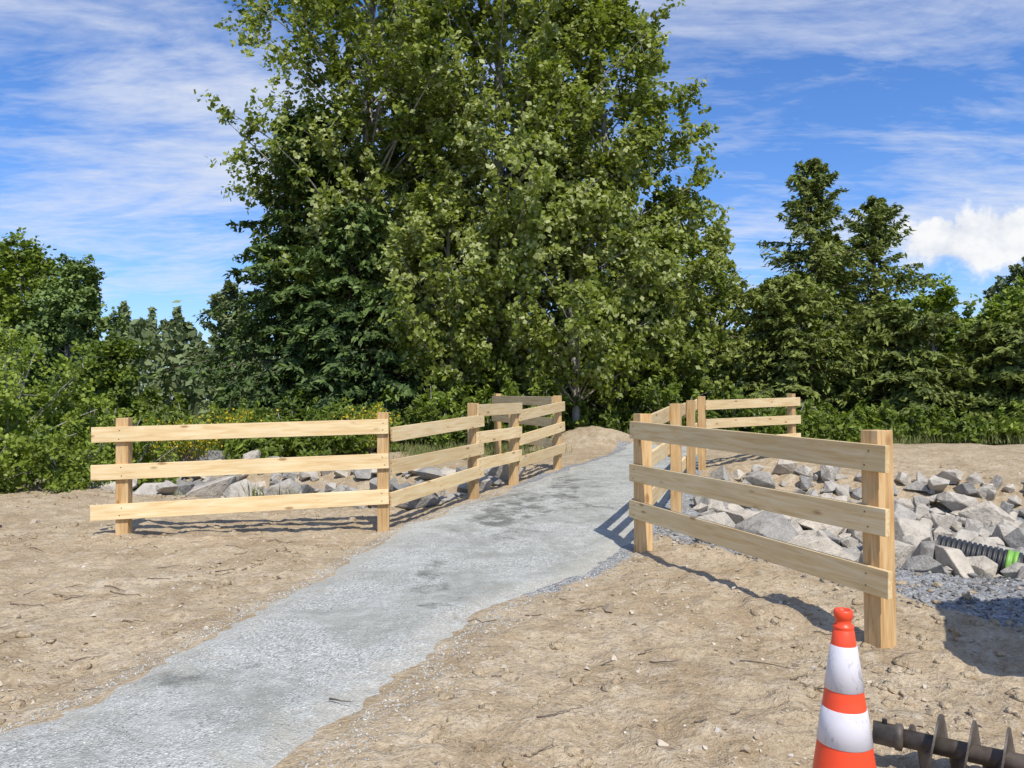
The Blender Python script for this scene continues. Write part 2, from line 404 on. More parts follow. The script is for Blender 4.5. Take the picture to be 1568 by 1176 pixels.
x2 = np.interp(y2, PL[:, 0], PL[:, 1])+rng.random(n2_)*(np.interp(y2, PR[:, 0], PR[:, 1])-np.interp(y2, PL[:, 0], PL[:, 1]))
xe = np.concatenate([xe, x2]); y = np.concatenate([y, y2])
sz = np.concatenate([rng.uniform(.005, .017, n), rng.uniform(.005, .013, n2_)])
pdn = pathdist(xe, y)
scatter('loose_gravel', np.stack([xe, y, height(xe, y)+np.maximum(.045*sstep(-.02, .3, pdn)-.012, 0)+.025*fbm(xe*1.4, y*1.4, 2)*sstep(0.05, .4, pdn)+sz*.15], -1), sz, rng.uniform(.2, 1, len(sz)), PEB, ml, .8, 9)
cl = [(.72, 5.65, .13), (.9, 5.7, .07), (.55, 5.9, .05), (1.35, 4.6, .05), (.35, 4.2, .05), (-.1, 4.0, .05), (-4.3, 6.2, .06), (-2.9, 7.0, .05), (.9, 7.2, .12), (-6.6, 9.6, .3), (-6.2, 9.8, .2)]
cl += [(rng.uniform(0, 3), rng.uniform(3.4, 7.5), rng.uniform(.02, .06)) for _ in range(80)]+[(rng.uniform(-6, -2.6), rng.uniform(4.2, 9), rng.uniform(.02, .06)) for _ in range(80)]
cl = np.array([c for c in cl if pathdist(np.array([c[0]]), np.array([c[1]]))[0] < -.05])
scatter('field_stones', np.stack([cl[:, 0], cl[:, 1], height(cl[:, 0], cl[:, 1])+cl[:, 2]*.15], -1), cl[:, 2], rng.uniform(.2, .9, len(cl)), ROCKS, mp_, .75, 11)
tw = Tubes(4)
spots = [(-3.7, 6.1), (-3.4, 6.3), (-3.9, 5.9), (-3.55, 6.0), (-3.3, 6.2), (-3.2, 6.6), (-3.1, 8.2), (-2.7, 8.35), (-2.5, 8.4), (-.32, 5.3), (.15, 3.7), (1.4, 4.7), (-4.6, 5.2), (-.95, 3.95)]
nfix = len(spots)
spots += [(rng.uniform(-6, -2.3), rng.uniform(4, 9)) for _ in range(30)]+[(rng.uniform(-.2, 3.), rng.uniform(3, 7)) for _ in range(22)]
for i, (x, y) in enumerate(spots):
    a = rng.uniform(-.6, .9); L = rng.uniform(.16, .38) if i < nfix-1 else rng.uniform(.05, .2); t = np.linspace(0, 1, 6)
    if i >= nfix and pathdist(np.array([x]), np.array([y]))[0] > -.02: continue
    q = np.stack([x+t*L*math.cos(a)+.02*rng.normal(size=6)*L*3, y+t*L*math.sin(a), 0*t], -1)
    q[:, 2] = height(q[:, 0], q[:, 1])+.006+.03*t*rng.random()+np.where(pathdist(q[:, 0], q[:, 1]) > 0, .035, 0)
    tw.add(q, np.linspace(.0045, .0018, 6)*rng.uniform(.7, 1.3))
tw.build('twigs', M_BARKD, None)

# ------------------------------------------------------------------ fences
def box_mesh(name, sx, sy, sz, bev, mat):
    bm = bmesh.new(); bmesh.ops.create_cube(bm, size=1.)
    for v in bm.verts: v.co = Vector((v.co.x*sx, v.co.y*sy, v.co.z*sz))
    bmesh.ops.bevel(bm, geom=list(bm.edges), offset=bev, segments=2, affect='EDGES', profile=.6)
    me = bpy.data.meshes.new(name); bm.to_mesh(me); bm.free(); me.materials.append(mat); return me
def board(name, p0, p1, parent, h=.18, t=.038, mat=None):
    p0 = Vector(p0); p1 = Vector(p1); d = (p1-p0); L = d.length; xax = d.normalized()
    yax = Vector((0, 0, 1)).cross(xax).normalized(); zax = xax.cross(yax)
    me = box_mesh(name, L, t, h, .004, mat or M_WOOD)
    ob = bpy.data.objects.new(name, me)
    m = Matrix((xax, yax, zax)).transposed().to_4x4(); m.translation = (p0+p1)/2
    ob.matrix_world = m; return link(ob, parent)
def post(name, x, y, top, yaw, parent, w=.14):
    zb = float(height(x, y))-.35; L = top-zb
    me = box_mesh(name, L, w, w, .005, M_POST)
    ob = bpy.data.objects.new(name, me)
    m = Matrix.Rotation(yaw, 4, 'Z') @ Matrix.Rotation(math.pi/2, 4, 'Y'); m.translation = (x, y, (top+zb)/2)
    m = m @ Matrix.Rotation(rng.normal(0, .006), 4, 'Y')
    ob.matrix_world = m; return link(ob, parent)
def screws(parent, P, nrm):
    bm = bmesh.new()
    for p in P:
        q = Vector((0, 0, 1)).rotation_difference(Vector(nrm)).to_matrix().to_4x4(); q.translation = Vector(p)
        bmesh.ops.create_cone(bm, cap_ends=True, segments=8, radius1=.007, radius2=.005, depth=.005, matrix=q)
    me = bpy.data.meshes.new('screws'); bm.to_mesh(me); bm.free(); me.materials.append(M_SCREW)
    link(bpy.data.objects.new('screws', me), parent)
def seg(parent, A, B, side, za, zb, ea=.08, eb=.08, tag='rail', w=.14, lvl=0.):
    A = np.array(A); B = np.array(B); d = (B-A)/np.linalg.norm(B-A); nrm = np.array([-d[1], d[0]])*side
    o = nrm*(w/2+.021+lvl)
    P = []
    for i, (a, b) in enumerate(zip(za, zb)):
        L = np.linalg.norm(B-A); sl = (b-a)/L
        e1, e2 = ea+rng.uniform(-.012, .012), eb+rng.uniform(-.012, .012)
        p0 = A-d*e1+o; p1 = B+d*e2+o
        board(f'{tag}_{i+1}', (*p0, a-sl*ea), (*p1, b+sl*eb), parent)
        for C, z in ((A, a), (B, b)):
            for dz in (-.045, .045):
                c = C+o+nrm*.021+d*rng.normal(0, .012); P.append((c[0], c[1], z+dz+rng.normal(0, .006)))
    screws(parent, P, (*nrm, 0))

f = empty('wooden_rail_fence')
L1, L2, L3, L4, L5, L6 = (-4.60, 8.93), (-1.58, 9.25), (-.58, 11.3), (.03, 12.6), (.87, 14.4), (-.33, 17.3)
yaw = lambda A, B: math.atan2(B[1]-A[1], B[0]-A[0])
post('post_1', *L1, 1.385, yaw(L1, L2), f); post('post_2', *L2, 1.445, yaw(L1, L2), f)
post('post_3', *L3, 1.55, yaw(L2, L3), f, .13); post('post_4', *L4, 1.52, yaw(L3, L4), f, .13)
post('post_5', *L5, 1.68, yaw(L4, L5), f, .13); post('post_6', *L6, 1.74, yaw(L5, L6), f, .13)
seg(f, L1, L2, -1, [1.195, .755, .29], [1.275, .855, .42], .34, .06, 'front_rail')
seg(f, L2, L3, -1, [1.17, .77, .37], [1.28, .86, .52], -.03, .14, 'side_rail_a')
seg(f, L3, L4, -1, [1.44, 1.03, .63], [1.46, 1.06, .67], .05, .1, 'side_rail_b')
seg(f, L4, L5, -1, [1.33, .92, .55], [1.47, 1.08, .67], -.03, .12, 'side_rail_c')
seg(f, L5, L6, 1, [1.57, 1.16, .76], [1.60, 1.2, .8], -.02, .1, 'wing_rail')
g = empty('wooden_rail_fence')
R1, R2, R3, R4, R5, R6 = (1.36, 7.82), (2.47, 5.08), (2.16, 9.9), (2.88, 12.1), (3.56, 14.1), (5.95, 16.0)
post('post_1', *R1, 1.455, yaw(R1, R2), g); post('post_2', *R2, 1.395, yaw(R1, R2), g)
post('post_3', *R3, 1.55, yaw(R1, R3), g, .13); post('post_4', *R4, 1.59, yaw(R3, R4), g, .13)
post('post_5', *R5, 1.665, yaw(R4, R5), g, .13); post('post_6', *R6, 1.73, yaw(R5, R6), g, .13)
seg(g, R1, R2, -1, [1.285, .84, .465], [1.215, .80, .40], .09, .16, 'front_rail')
seg(g, R1, R3, 1, [1.28, .86, .40], [1.42, .98, .55], -.08, .08, 'side_rail_a')
seg(g, R3, R4, 1, [1.38, .93, .5], [1.46, 1.0, .6], -.03, .08, 'side_rail_b')
seg(g, R4, R5, 1, [1.40, .95, .56], [1.52, 1.08, .68], -.03, .08, 'side_rail_c')
seg(g, R5, R6, -1, [1.50, 1.15, .76], [1.56, 1.18, .8], .02, .18, 'wing_rail')

# ------------------------------------------------------------------ traffic cone
def lathe(name, prof, seg, mat, parent):
    V = []; F = []
    for r, z in prof:
        for i in range(seg):
            a = 2*math.pi*i/seg; V.append((r*math.cos(a), r*math.sin(a), z))
    for j in range(len(prof)-1):
        for i in range(seg):
            i2 = (i+1) % seg; F.append((j*seg+i, j*seg+i2, (j+1)*seg+i2, (j+1)*seg+i))
    return mesh_np(name, V, F, 4, mat, parent, smooth=True)
def cone_mat(name, col, dirt, rough):
    m, nt, bs = newmat(name); tc = N(nt, 'ShaderNodeTexCoord').outputs['Object']
    mp = N(nt, 'ShaderNodeMapping'); mp.inputs['Scale'].default_value = (1, 1, .45); nt.links.new(tc, mp.inputs[0])
    n = noise(nt, mp.outputs[0], 26, 8, .75, 1.5); n2 = noise(nt, tc, 6, 4)
    c = mixc(nt, ramp(nt, n, [(.56, 0.), (.68, dirt)]), col, (.16, .12, .10))
    c = mixc(nt, ramp(nt, n2, [(.5, 0.), (.75, dirt*.4)]), c, (.45, .36, .27))
    nt.links.new(c, bs.inputs['Base Color']); bs.inputs['Roughness'].default_value = rough; return m
M_OR = cone_mat('cone_orange', (.84, .07, .02), .2, .42)
M_WH = cone_mat('cone_reflective_white', (.64, .62, .66), .75, .35)
cx, cy = 1.14, 2.6; cz = float(height(cx, cy))+0.01
cone = empty('traffic_cone', (cx, cy, cz))
rad = lambda z: .148-(z-.03)*(.148-.029)/(.84)
prof = [(.160, .03), (.150, .045)]+[(rad(z), z) for z in np.linspace(.06, .835, 20)]
prof += [(.031, .838), (.034, .842), (.034, .850), (.027, .853), (.026, .872), (.031, .877), (.031, .897), (.028, .903), (.017, .903), (.015, .86)]
lathe('body', prof, 48, M_OR, cone)
for nm, a, b in (('lower_collar', .455, .575), ('upper_collar', .635, .785)):
    lathe(nm, [(rad(a)-.001, a), (rad(a)+.0022, a+.002), (rad(b)+.0022, b-.002), (rad(b)-.001, b)], 48, M_WH, cone)
bm = bmesh.new(); bmesh.ops.create_cube(bm, size=1)
for v in bm.verts: v.co = Vector((v.co.x*.37*(.97 if v.co.z > 0 else 1), v.co.y*.37*(.97 if v.co.z > 0 else 1), v.co.z*.035+.0175))
bmesh.ops.bevel(bm, geom=list(bm.edges), offset=.012, segments=3, affect='EDGES')
me = bpy.data.meshes.new('base'); bm.to_mesh(me); bm.free(); me.materials.append(M_STEELD)
ob = link(bpy.data.objects.new('base', me), cone); ob.rotation_euler[2] = .5

# ------------------------------------------------------------------ auger lying on the ground
A0 = np.array((1.60, 3.36)); A1 = np.array((2.75, 2.72))
aug = empty('earth_auger', (A0[0], A0[1], .13)); aug.rotation_euler = (0, R(1.5), math.atan2(A1[1]-A0[1], A1[0]-A0[0]))
def tubex(name, prof, seg, mat, parent, hexa=False):
    V = []; F = []
    for r, x in prof:
        for i in range(seg):
            a = 2*math.pi*i/seg; V.append((x, r*math.cos(a), r*math.sin(a)))
    for j in range(len(prof)-1):
        for i in range(seg):
            i2 = (i+1) % seg; F.append((j*seg+i, (j+1)*seg+i, (j+1)*seg+i2, j*seg+i2))
    return mesh_np(name, V, F, 4, mat, parent, smooth=not hexa)
tubex('collar', [(.0, .0), (.048, .0), (.048, .085), (.056, .09), (.056, .115), (.036, .12)], 24, M_STEEL, aug)
tubex('shaft', [(.0, .1), (.038, .1), (.038, 1.35), (0, 1.36)], 20, M_STEEL, aug)
tubex('bolt', [(.0, .0), (.012, .0), (.012, .03), (0, .03)], 6, M_STEELD, aug, True).matrix_local = Matrix.Translation((.045, 0, .035)) @ Matrix.Rotation(-math.pi/2, 4, 'Y')
V = []; F = []; n = 420; turns = 9.5; x0, x1 = .14, 1.30
for i in range(n+1):
    t = i/n; a = -t*turns*2*math.pi+1.2; ro = .13*min(1, t*30+.3)
    x = x0+(x1-x0)*t
    for r_, dx in ((.035, -.005), (ro, -.004), (ro, .004), (.035, .005)):
        V.append((x+dx, r_*math.cos(a), r_*math.sin(a)))
for i in range(n):
    for k in range(3):
        F.append((i*4+k, i*4+k+1, (i+1)*4+k+1, (i+1)*4+k))
mesh_np('helical_flighting', V, F, 4, M_STEEL, aug)
tubex('pilot_bit', [(.036, 1.35), (.036, 1.39), (.004, 1.5)], 12, M_STEELD, aug)

# ------------------------------------------------------------------ machine arm, added out of view and shaped to cast a shadow
ex = empty('unseen_shadow_arm', (0, 0, 0))
def plate(name, prof, thick, org, yawv, mat):
    bm = bmesh.new(); vs = [bm.verts.new((p[0], -thick/2, p[1])) for p in prof]
    fc = bm.faces.new(vs); r = bmesh.ops.extrude_face_region(bm, geom=[fc])
    for v in r['geom']:
        if isinstance(v, bmesh.types.BMVert): v.co.y += thick
    bmesh.ops.recalc_face_normals(bm, faces=bm.faces)
    bmesh.ops.bevel(bm, geom=list(bm.edges), offset=.01, segments=1, affect='EDGES')
    me = bpy.data.meshes.new(name); bm.to_mesh(me); bm.free(); me.materials.append(mat)
    ob = link(bpy.data.objects.new(name, me), ex); ob.location = org; ob.rotation_euler[2] = yawv
EO = (3.12, 4.12, 0)
plate('shadow_arm_stick', [(0, 1.1), (.3, 1.0), (1.1, 2.2), (1.6, 2.8), (1.2, 3.05), (.75, 2.6)], .36, EO, -.35, M_YEL)
plate('shadow_arm_boom', [(1.2, 2.75), (1.5, 2.7), (2.6, 2.9), (4., 1.2), (4.2, 1.4), (2.7, 3.3), (1.3, 3.0)], .38, EO, -.35, M_YEL)
plate('shadow_arm_head', [(-.05, .75), (.25, .75), (.28, 1.1), (.15, 1.25), (-.03, 1.1)], .34, EO, -.35, M_STEELD)

# ------------------------------------------------------------------ corrugated pipe
pp = empty('corrugated_drain_pipe', (4.68, 7.62, -.01)); pp.rotation_euler = (0, R(8), R(-38))
def ribs(a, b, r):
    out = []; x = a
    while x < b-1e-6:
        out += [(r, x), (r, x+.022), (r*.9, x+.028), (r*.9, x+.042)]; x += .045
    return out
tubex('pipe_body', ribs(-.35, .26, .165), 32, M_PIPE, pp)
tubex('lime_coupler', [(.13, .26), (.172, .262), (.172, .29), (.158, .295), (.158, .315), (.172, .32), (.172, .35), (.15, .355)], 32, M_LIME, pp)
tubex('pipe_end', ribs(.355, .58, .165)+[(.15, .58), (.14, .3)], 32, M_PIPE, pp)

# ------------------------------------------------------------------ vegetation
def clump_tone(P, r, base=.5, amp=.28, sc=.7):
    return np.clip(base+amp*1.6*fbm(P[:, 0]*sc+P[:, 2]*.37, P[:, 2]*sc+P[:, 1]*.41, 2)+r.normal(0, .2, len(P)), 0, 1)

def broadleaf(name, x, y, H, Rr, z0, nlimb, nsub, nleaf, ls, mat, seed, trunk_r=.2, bark=None, prof=None, lean=(0, 0), shrub=False, base=.5, spread=.16, elong=1.15):
    r = np.random.default_rng(seed); zb = float(height(x, y, False)); p = empty(name, (x, y, zb-.05))
    prof = prof or [(0, .55), (.15, .85), (.4, 1.), (.65, .9), (.85, .6), (1, .12)]
    pt, pv = zip(*prof)
    tb = Tubes(6)
    def axis_pt(z):
        t = z/H; return np.array([lean[0]*t+.25*math.sin(t*5+seed)*t, lean[1]*t+.2*math.sin(t*4+seed*2)*t, z])
    if not shrub:
        zz = np.linspace(0, H*.97, 16); tb.add([axis_pt(z) for z in zz], trunk_r*(1-zz/H)**.8+.015)
    S = []; D = []; Ln = []
    lob = r.uniform(0, 6.28, 4)
    for i in range(nlimb):
        t = (i+r.random())/nlimb; t = t**.9
        ang = i*2.39996+r.normal(0, .35)
        ez = z0+t*(H-z0)
        env = Rr*np.interp(t, pt, pv)*(1+.14*math.sin(2*ang+lob[0]+t*4)+.10*math.sin(5*ang+lob[1]+t*9))
        rr = env*r.uniform(.55, 1.02)
        e = axis_pt(ez)+np.array([math.cos(ang)*rr, math.sin(ang)*rr, r.normal(0, .2)])
        if shrub: st = np.array([r.normal(0, Rr*.12), r.normal(0, Rr*.12), 0])
        else: st = axis_pt(max(z0*.5+.3, ez-rr*r.uniform(.5, .95)-.2))
        m = 8; q = np.linspace(0, 1, m)[:, None]
        mid = (st+e)/2+np.array([0, 0, .1*rr])+r.normal(0, .06*rr, 3)
        pts = (1-q)**2*st+2*q*(1-q)*mid+q*q*e
        r0 = max(.012, trunk_r*.28*(1-t*.6)) if not shrub else .02
        tb.add(pts, np.linspace(r0, .008, m))
        outd = norm(np.array([math.cos(ang), math.sin(ang), .35]))
        for j in range(nsub):
            v = r.uniform(.22, 1.)**.8
            s = (1-v)**2*st+2*v*(1-v)*mid+v*v*e
            d = norm(r.normal(size=3)*.75+outd*.75+np.array([0, 0, .12]))
            S.append(s); D.append(d); Ln.append(max(.35, Rr*.24)*r.uniform(.5, 1.25))
    S = np.array(S); D = np.array(D); Ln = np.array(Ln)
    tb2 = Tubes(3)
    for s, d, l in zip(S[::3], D[::3], Ln[::3]):
        q = np.linspace(0, 1, 3)[:, None]; tb2.add(s+d*l*q+np.array([0, 0, -.1*l])*q*q, np.linspace(.01, .004, 3))
    tb.build('trunk_and_limbs', bark or M_BARK, p); tb2.build('twigs', bark or M_BARK, p)
    k = len(S); v = r.random((k, nleaf))**.75
    ns = 7; sd = norm(r.normal(size=(k, ns, 3))+D[:, None]*.7); sp = r.random((k, ns))**.7
    pick = r.integers(0, ns, (k, nleaf)); ii = np.arange(k)[:, None]
    q = r.random((k, nleaf, 1))**.7
    C = S[:, None]+D[:, None]*Ln[:, None, None]*sp[ii, pick][..., None]+sd[ii, pick]*(Ln[:, None, None]*.42)*q+r.normal(0, spread*.38, (k, nleaf, 3))
    C[..., 2] -= .1*Ln[:, None]*v*v
    C = C.reshape(-1, 3); C = C[C[:, 2] > .02]
    n = len(C); nr = norm(r.normal(size=(n, 3))*.75+np.array([0, -.1, .6])+norm(C-np.array([0, 0, H*.4]))*.6)
    ax = norm(np.cross(nr, r.normal(size=(n, 3)))+np.array([0, 0, -.25])); l = ls*r.uniform(.6, 1.25, n)
    tone = clump_tone(C, r, base)
    leaves_object('leaves', leaf_quads(C, ax, nr, l*elong, l*.85), tone, mat, p)
    return p

def conifer(name, x, y, H, Rr, mat, seed, nb=190, nl=22, nc=13, low=.03, ls=.24, droop=.25, power=.8, base=.45, jit=0., upt=.55):
    nc = max(7, int(nc*.62))
    r = np.random.default_rng(seed); zb = float(height(x, y, False)); p = empty(name, (x, y, zb-.05))
    tb = Tubes(6); zz = np.linspace(0, H, 14)
    wob = lambda z: np.stack([.12*np.sin(z*.7+seed), .1*np.sin(z*.6+2*seed), z], -1)
    tb.add(wob(zz), .016*H*(1-zz/H)**.9+.012)
    i = np.arange(nb); t = low+(1-low)*((i+r.random(nb))/nb)**.92
    z = t*H*.985; ang = i*2.39996+r.normal(0, .4, nb)
    L = Rr*((1-t)**power)*r.uniform(.5-jit, 1.2+jit, nb)*(1+.2*np.sin(ang*2+seed)+.12*np.sin(t*23+seed))+.14
    L = L*np.interp(t, [0, .12, .25], [.8, .95, 1.])
    out = np.stack([np.cos(ang), np.sin(ang), 0*ang], -1); base_p = wob(z)
    up = np.where(t > .7, upt, .12+.3*(upt-.55))*r.uniform(.5, 1.4, nb); dr = droop*r.uniform(.5, 1.5, nb)*(1-t*.6)
    def bp(s):
        P = base_p[:, None]+out[:, None]*(L[:, None]*s)[..., None]
        P[..., 2] += L[:, None]*(up[:, None]*s-dr[:, None]*s*s*1.6+.25*dr[:, None]*s**4); return P
    s6 = np.tile(np.linspace(0, 1, 6), (nb, 1)); BP = bp(s6)
    for k in range(nb): tb.add(BP[k], np.linspace(.008+.011*L[k], .004, 6))
    tb.build('trunk_and_branches', M_BARKD, p)
    s = np.tile(np.linspace(.12, 1, nl), (nb, 1))+r.normal(0, .02, (nb, nl)); s = np.clip(s, .05, 1)
    B = bp(s); perp = np.stack([-np.sin(ang), np.cos(ang), 0*ang], -1)
    sg = np.where(np.arange(nl) % 2 == 0, 1., -1.)[None]*np.ones((nb, 1))
    bd = out[:, None]*r.uniform(.35, .8, (nb, nl, 1))+perp[:, None]*sg[..., None]*r.uniform(.6, 1., (nb, nl, 1))
    bd[..., 2] -= r.uniform(0, .45, (nb, nl)); bd = norm(bd)
    bl = (L[:, None]*.36*(1-s*.75)+.10)*r.uniform(.7, 1.25, (nb, nl))
    v = r.random((nb, nl, nc))
    C = B[:, :, None]+bd[:, :, None]*(bl[..., None]*v)[..., None]
    C[..., 2] -= .25*bl[..., None]*v*v
    C = C+r.normal(0, .03, C.shape)
    A = norm(bd[:, :, None]+r.normal(0, .45, C.shape)+np.array([0, 0, -.12]))
    C = C.reshape(-1, 3); A = A.reshape(-1, 3); k = C[:, 2] > .03; C, A = C[k], A[k]; n = len(C)
    nr = norm(r.normal(size=(n, 3))*.55+np.array([0, 0, .9])+.45*norm(C*np.array([1, 1, 0])))
    l = ls*r.uniform(.6, 1.3, n)
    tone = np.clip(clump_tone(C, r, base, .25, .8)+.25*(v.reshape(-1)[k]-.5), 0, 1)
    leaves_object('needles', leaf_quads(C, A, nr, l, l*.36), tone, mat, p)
    return p

cw = 'cottonwood_tree'
broadleaf(cw, -4.6, 22.4, 17.5, 4.2, 3.6, 120, 10, 60, .145, M_COTTON, 11, .24, lean=(.3, 0), prof=[(0, .4), (.15, .75), (.4, 1.), (.6, 1.05), (.8, .95), (1, .3)])
broadleaf(cw, -.6, 22.0, 18., 4.3, 2.4, 120, 10, 62, .145, M_COTTON, 12, .22, lean=(.2, -.4), base=.55)
broadleaf(cw, 3.2, 22.3, 13.6, 3.0, 1.8, 95, 10, 58, .145, M_COTTON, 13, .18, lean=(-.5, 0), base=.5, prof=[(0, .75), (.3, .9), (.6, 1.), (.8, .75), (1, .2)])
broadleaf(cw, -1.6, 20.8, 7.6, 2.7, 1.6, 55, 9, 50, .135, M_COTTON, 14, .12, base=.55)
broadleaf(cw, 1.8, 21.2, 8.2, 3.0, 1.5, 60, 9, 50, .135, M_COTTON, 15, .12, base=.58)
at = 'alder_tree'
broadleaf(at, 4.8, 23.0, 7.0, 2.4, .8, 45, 8, 48, .14, M_COTTON, 16, .1, base=.4)
broadleaf(at, 7.1, 27.5, 7.6, 2.0, 1., 40, 8, 42, .16, M_COTTON, 17, .1, base=.65)
ft = 'fir_tree'
conifer(ft, -6.0, 21.6, 9.6, 3.2, M_FIR, 21, 220, 24, 15, power=.58)
conifer(ft, -4.4, 20.4, 6.6, 2.8, M_FIR, 22, 150, 22, 14, power=.6)
conifer(ft, -3.2, 25.5, 14, 3.6, M_FIR, 23, 150, 20, 11)
conifer(ft, .8, 25.5, 13, 3.8, M_FIR, 24, 150, 20, 11)
conifer(ft, 4.6, 26, 7.4, 3.2, M_FIR, 25, 120, 18, 11)
sp = 'spruce_tree'
conifer(sp, 10.3, 25.5, 9.3, 4.1, M_SPRUCE, 31, 135, 22, 13, power=.85, base=.4, droop=.08, jit=.15, upt=.75, ls=.21)
conifer(sp, 12.9, 26.5, 8.3, 3.8, M_SPRUCE, 32, 120, 22, 13, power=.9, base=.45, droop=.08, jit=.15, upt=.75, ls=.21)
conifer(sp, 11.7, 27.5, 7.2, 3.4, M_SPRUCE, 30, 100, 20, 12, power=.8, base=.4, jit=.1)
conifer(sp, 8.0, 22.4, 4.8, 2.5, M_SPRUCE, 33, 120, 20, 13, power=.55, base=.55)
conifer(sp, 11.0, 21.2, 3.7, 2.4, M_SPRUCE, 34, 120, 20, 13, power=.5, base=.45)
conifer(sp, 13.6, 20.8, 3.3, 2.3, M_SPRUCE, 35, 120, 20, 13, power=.5, base=.5)
conifer(sp, 15.8, 22.0, 4.4, 2.3, M_SPRUCE, 36, 120, 20, 13, power=.6, base=.6)
conifer(sp, 18.5, 23.5, 4.6, 2.6, M_SPRUCE, 37, 110, 18, 12, power=.6, base=.5)
broadleaf(at, 9.3, 24., 4.8, 1.8, .6, 36, 8, 42, .14, M_COTTON, 51, .08, base=.4)
broadleaf(at, 13.6, 24.0, 4.6, 1.9, .6, 36, 8, 42, .14, M_SHRUB, 52, .08, base=.35)
broadleaf(at, 16.9, 25.5, 4.4, 2.3, .5, 40, 8, 45, .15, M_SHRUB, 38, .1, base=.55)
broadleaf(at, 32., 46, 9.0, 3.6, 1., 60, 9, 50, .26, M_DIST, 39, .2, base=.4)
sh = 'alder_shrub'
broadleaf(sh, -9.9, 14.2, 2.8, 1.9, .2, 50, 7, 50, .085, M_SHRUB, 41, shrub=True, base=.7, spread=.12)
broadleaf(sh, -8.5, 15.6, 2.0, 1.5, .2, 40, 7, 45, .085, M_SHRUB, 42, shrub=True, base=.6, spread=.12)
broadleaf(sh, -12.2, 15.5, 3.2, 2.2, .2, 50, 7, 45, .09, M_SHRUB, 43, shrub=True, base=.65)
broadleaf(sh, -7.7, 13.0, .9, .8, .1, 24, 6, 40, .07, M_SHRUB, 44, shrub=True, base=.5)
broadleaf(sh, -9.2, 12.6, 1.5, 1.2, .1, 30, 6, 50, .075, M_SHRUB, 45, shrub=True, base=.65)
broadleaf(at, -12.6, 21.5, 5.3, 1.6, .6, 55, 8, 45, .12, M_FIR, 46, .1, base=.75, prof=[(0, .8), (.3, 1), (.6, .85), (.85, .45), (1, .08)])
broadleaf(at, -15.2, 23, 6.0, 2.1, .6, 55, 8, 45, .13, M_SHRUB, 47, .1, base=.25, prof=[(0, .8), (.3, 1), (.6, .85), (.85, .5), (1, .1)])
broadleaf(at, -10.8, 20., 3.0, 1.5, .3, 40, 8, 42, .115, M_SHRUB, 48, .08, base=.3)
broadleaf(at, -18.2, 26, 5.8, 2.8, .6, 50, 8, 40, .15, M_SHRUB, 49, .1, base=.3)
broadleaf(at, -12.3, 33, 6.1, 1.6, .6, 40, 8, 40, .17, M_DIST, 50, .1, base=.5)
br = [(-6.9, 18.6, 1.0, 1.0), (-5.6, 19.0, 1.2, 1.2), (-8.4, 18.8, 1.0, 1.3), (-4.4, 18.4, .9, 1.1), (-3.2, 18.7, 1.1, 1.1), (-2.0, 18.7, 1.2, 1.1), (-.8, 18.9, 1.3, 1.1), (.2, 19.4, 1.2, 1.0), (1.4, 22.0, 1.6, 1.4), (3.2, 21.8, 1.7, 1.4), (4.6, 20.9, 1.3, 1.2), (5.8, 20.3, 1.2, 1.2), (7.0, 19.8, 1.1, 1.2), (8.4, 19.6, .8, 1.1),
      (9.9, 19.7, .9, 1.1), (11.5, 19.3, .6, 1.), (13.2, 19., .8, 1.2), (-10., 17.8, 1.3, 1.3), (-5.6, 17.0, .6, .8), (-4.2, 17.2, .6, .8), (15., 19.3, 1., 1.3), (-1.9, 20.0, 1.9, 1.2), (.4, 20.4, 1.8, 1.2), (4.0, 22.4, 2.2, 1.3), (6.4, 17.9, .35, .5), (7.6, 18.1, .4, .6)]
for i, (x, y, h_, r_) in enumerate(br):
    broadleaf('broom_shrub', x, y, h_, r_, .05, 34, 6, 38, .08, M_SHRUB, 60+i, shrub=True, base=.15+.3*rng.random(), spread=.1, elong=2.2, prof=[(0, .9), (.5, 1.), (.8, .8), (1, .4)])
for k, (x, y, w) in enumerate([(-7.6, 17.3, 1.1), (-8.7, 16.6, .9), (-6.3, 17.4, .8), (-3.3, 17.6, .6)]):
    r = np.random.default_rng(90+k); p = empty('yellow_broom_bush', (x, y, float(height(x, y, False))))
    st = Tubes(3); C = []
    for j in range(60):
        e = np.array([r.normal(0, w*.5), r.normal(0, w*.35), r.uniform(.5, 1.25)]); q = np.linspace(0, 1, 5)[:, None]
        P = q*e+np.array([0, 0, .15])*q*(1-q); st.add(P, np.linspace(.006, .002, 5))
        C.append(e*r.uniform(.6, 1., (60, 1))+r.normal(0, .05, (60, 3)))
    st.build('stems', M_BARKD, p); C = np.concatenate(C); m = len(C)
    leaves_object('leaves', leaf_quads(C, norm(r.normal(size=(m, 3))*.4+[0, 0, 1]), norm(r.normal(size=(m, 3))), np.full(m, .07), np.full(m, .02)), r.random(m), M_SHRUB, p)
    C = C[r.random(m) < .18]; m = len(C)
    leaves_object('flowers', leaf_quads(C+r.normal(0, .03, C.shape), norm(r.normal(size=(m, 3))), norm(r.normal(size=(m, 3))), np.full(m, .06), np.full(m, .055)), r.random(m), M_FLOWER, p)

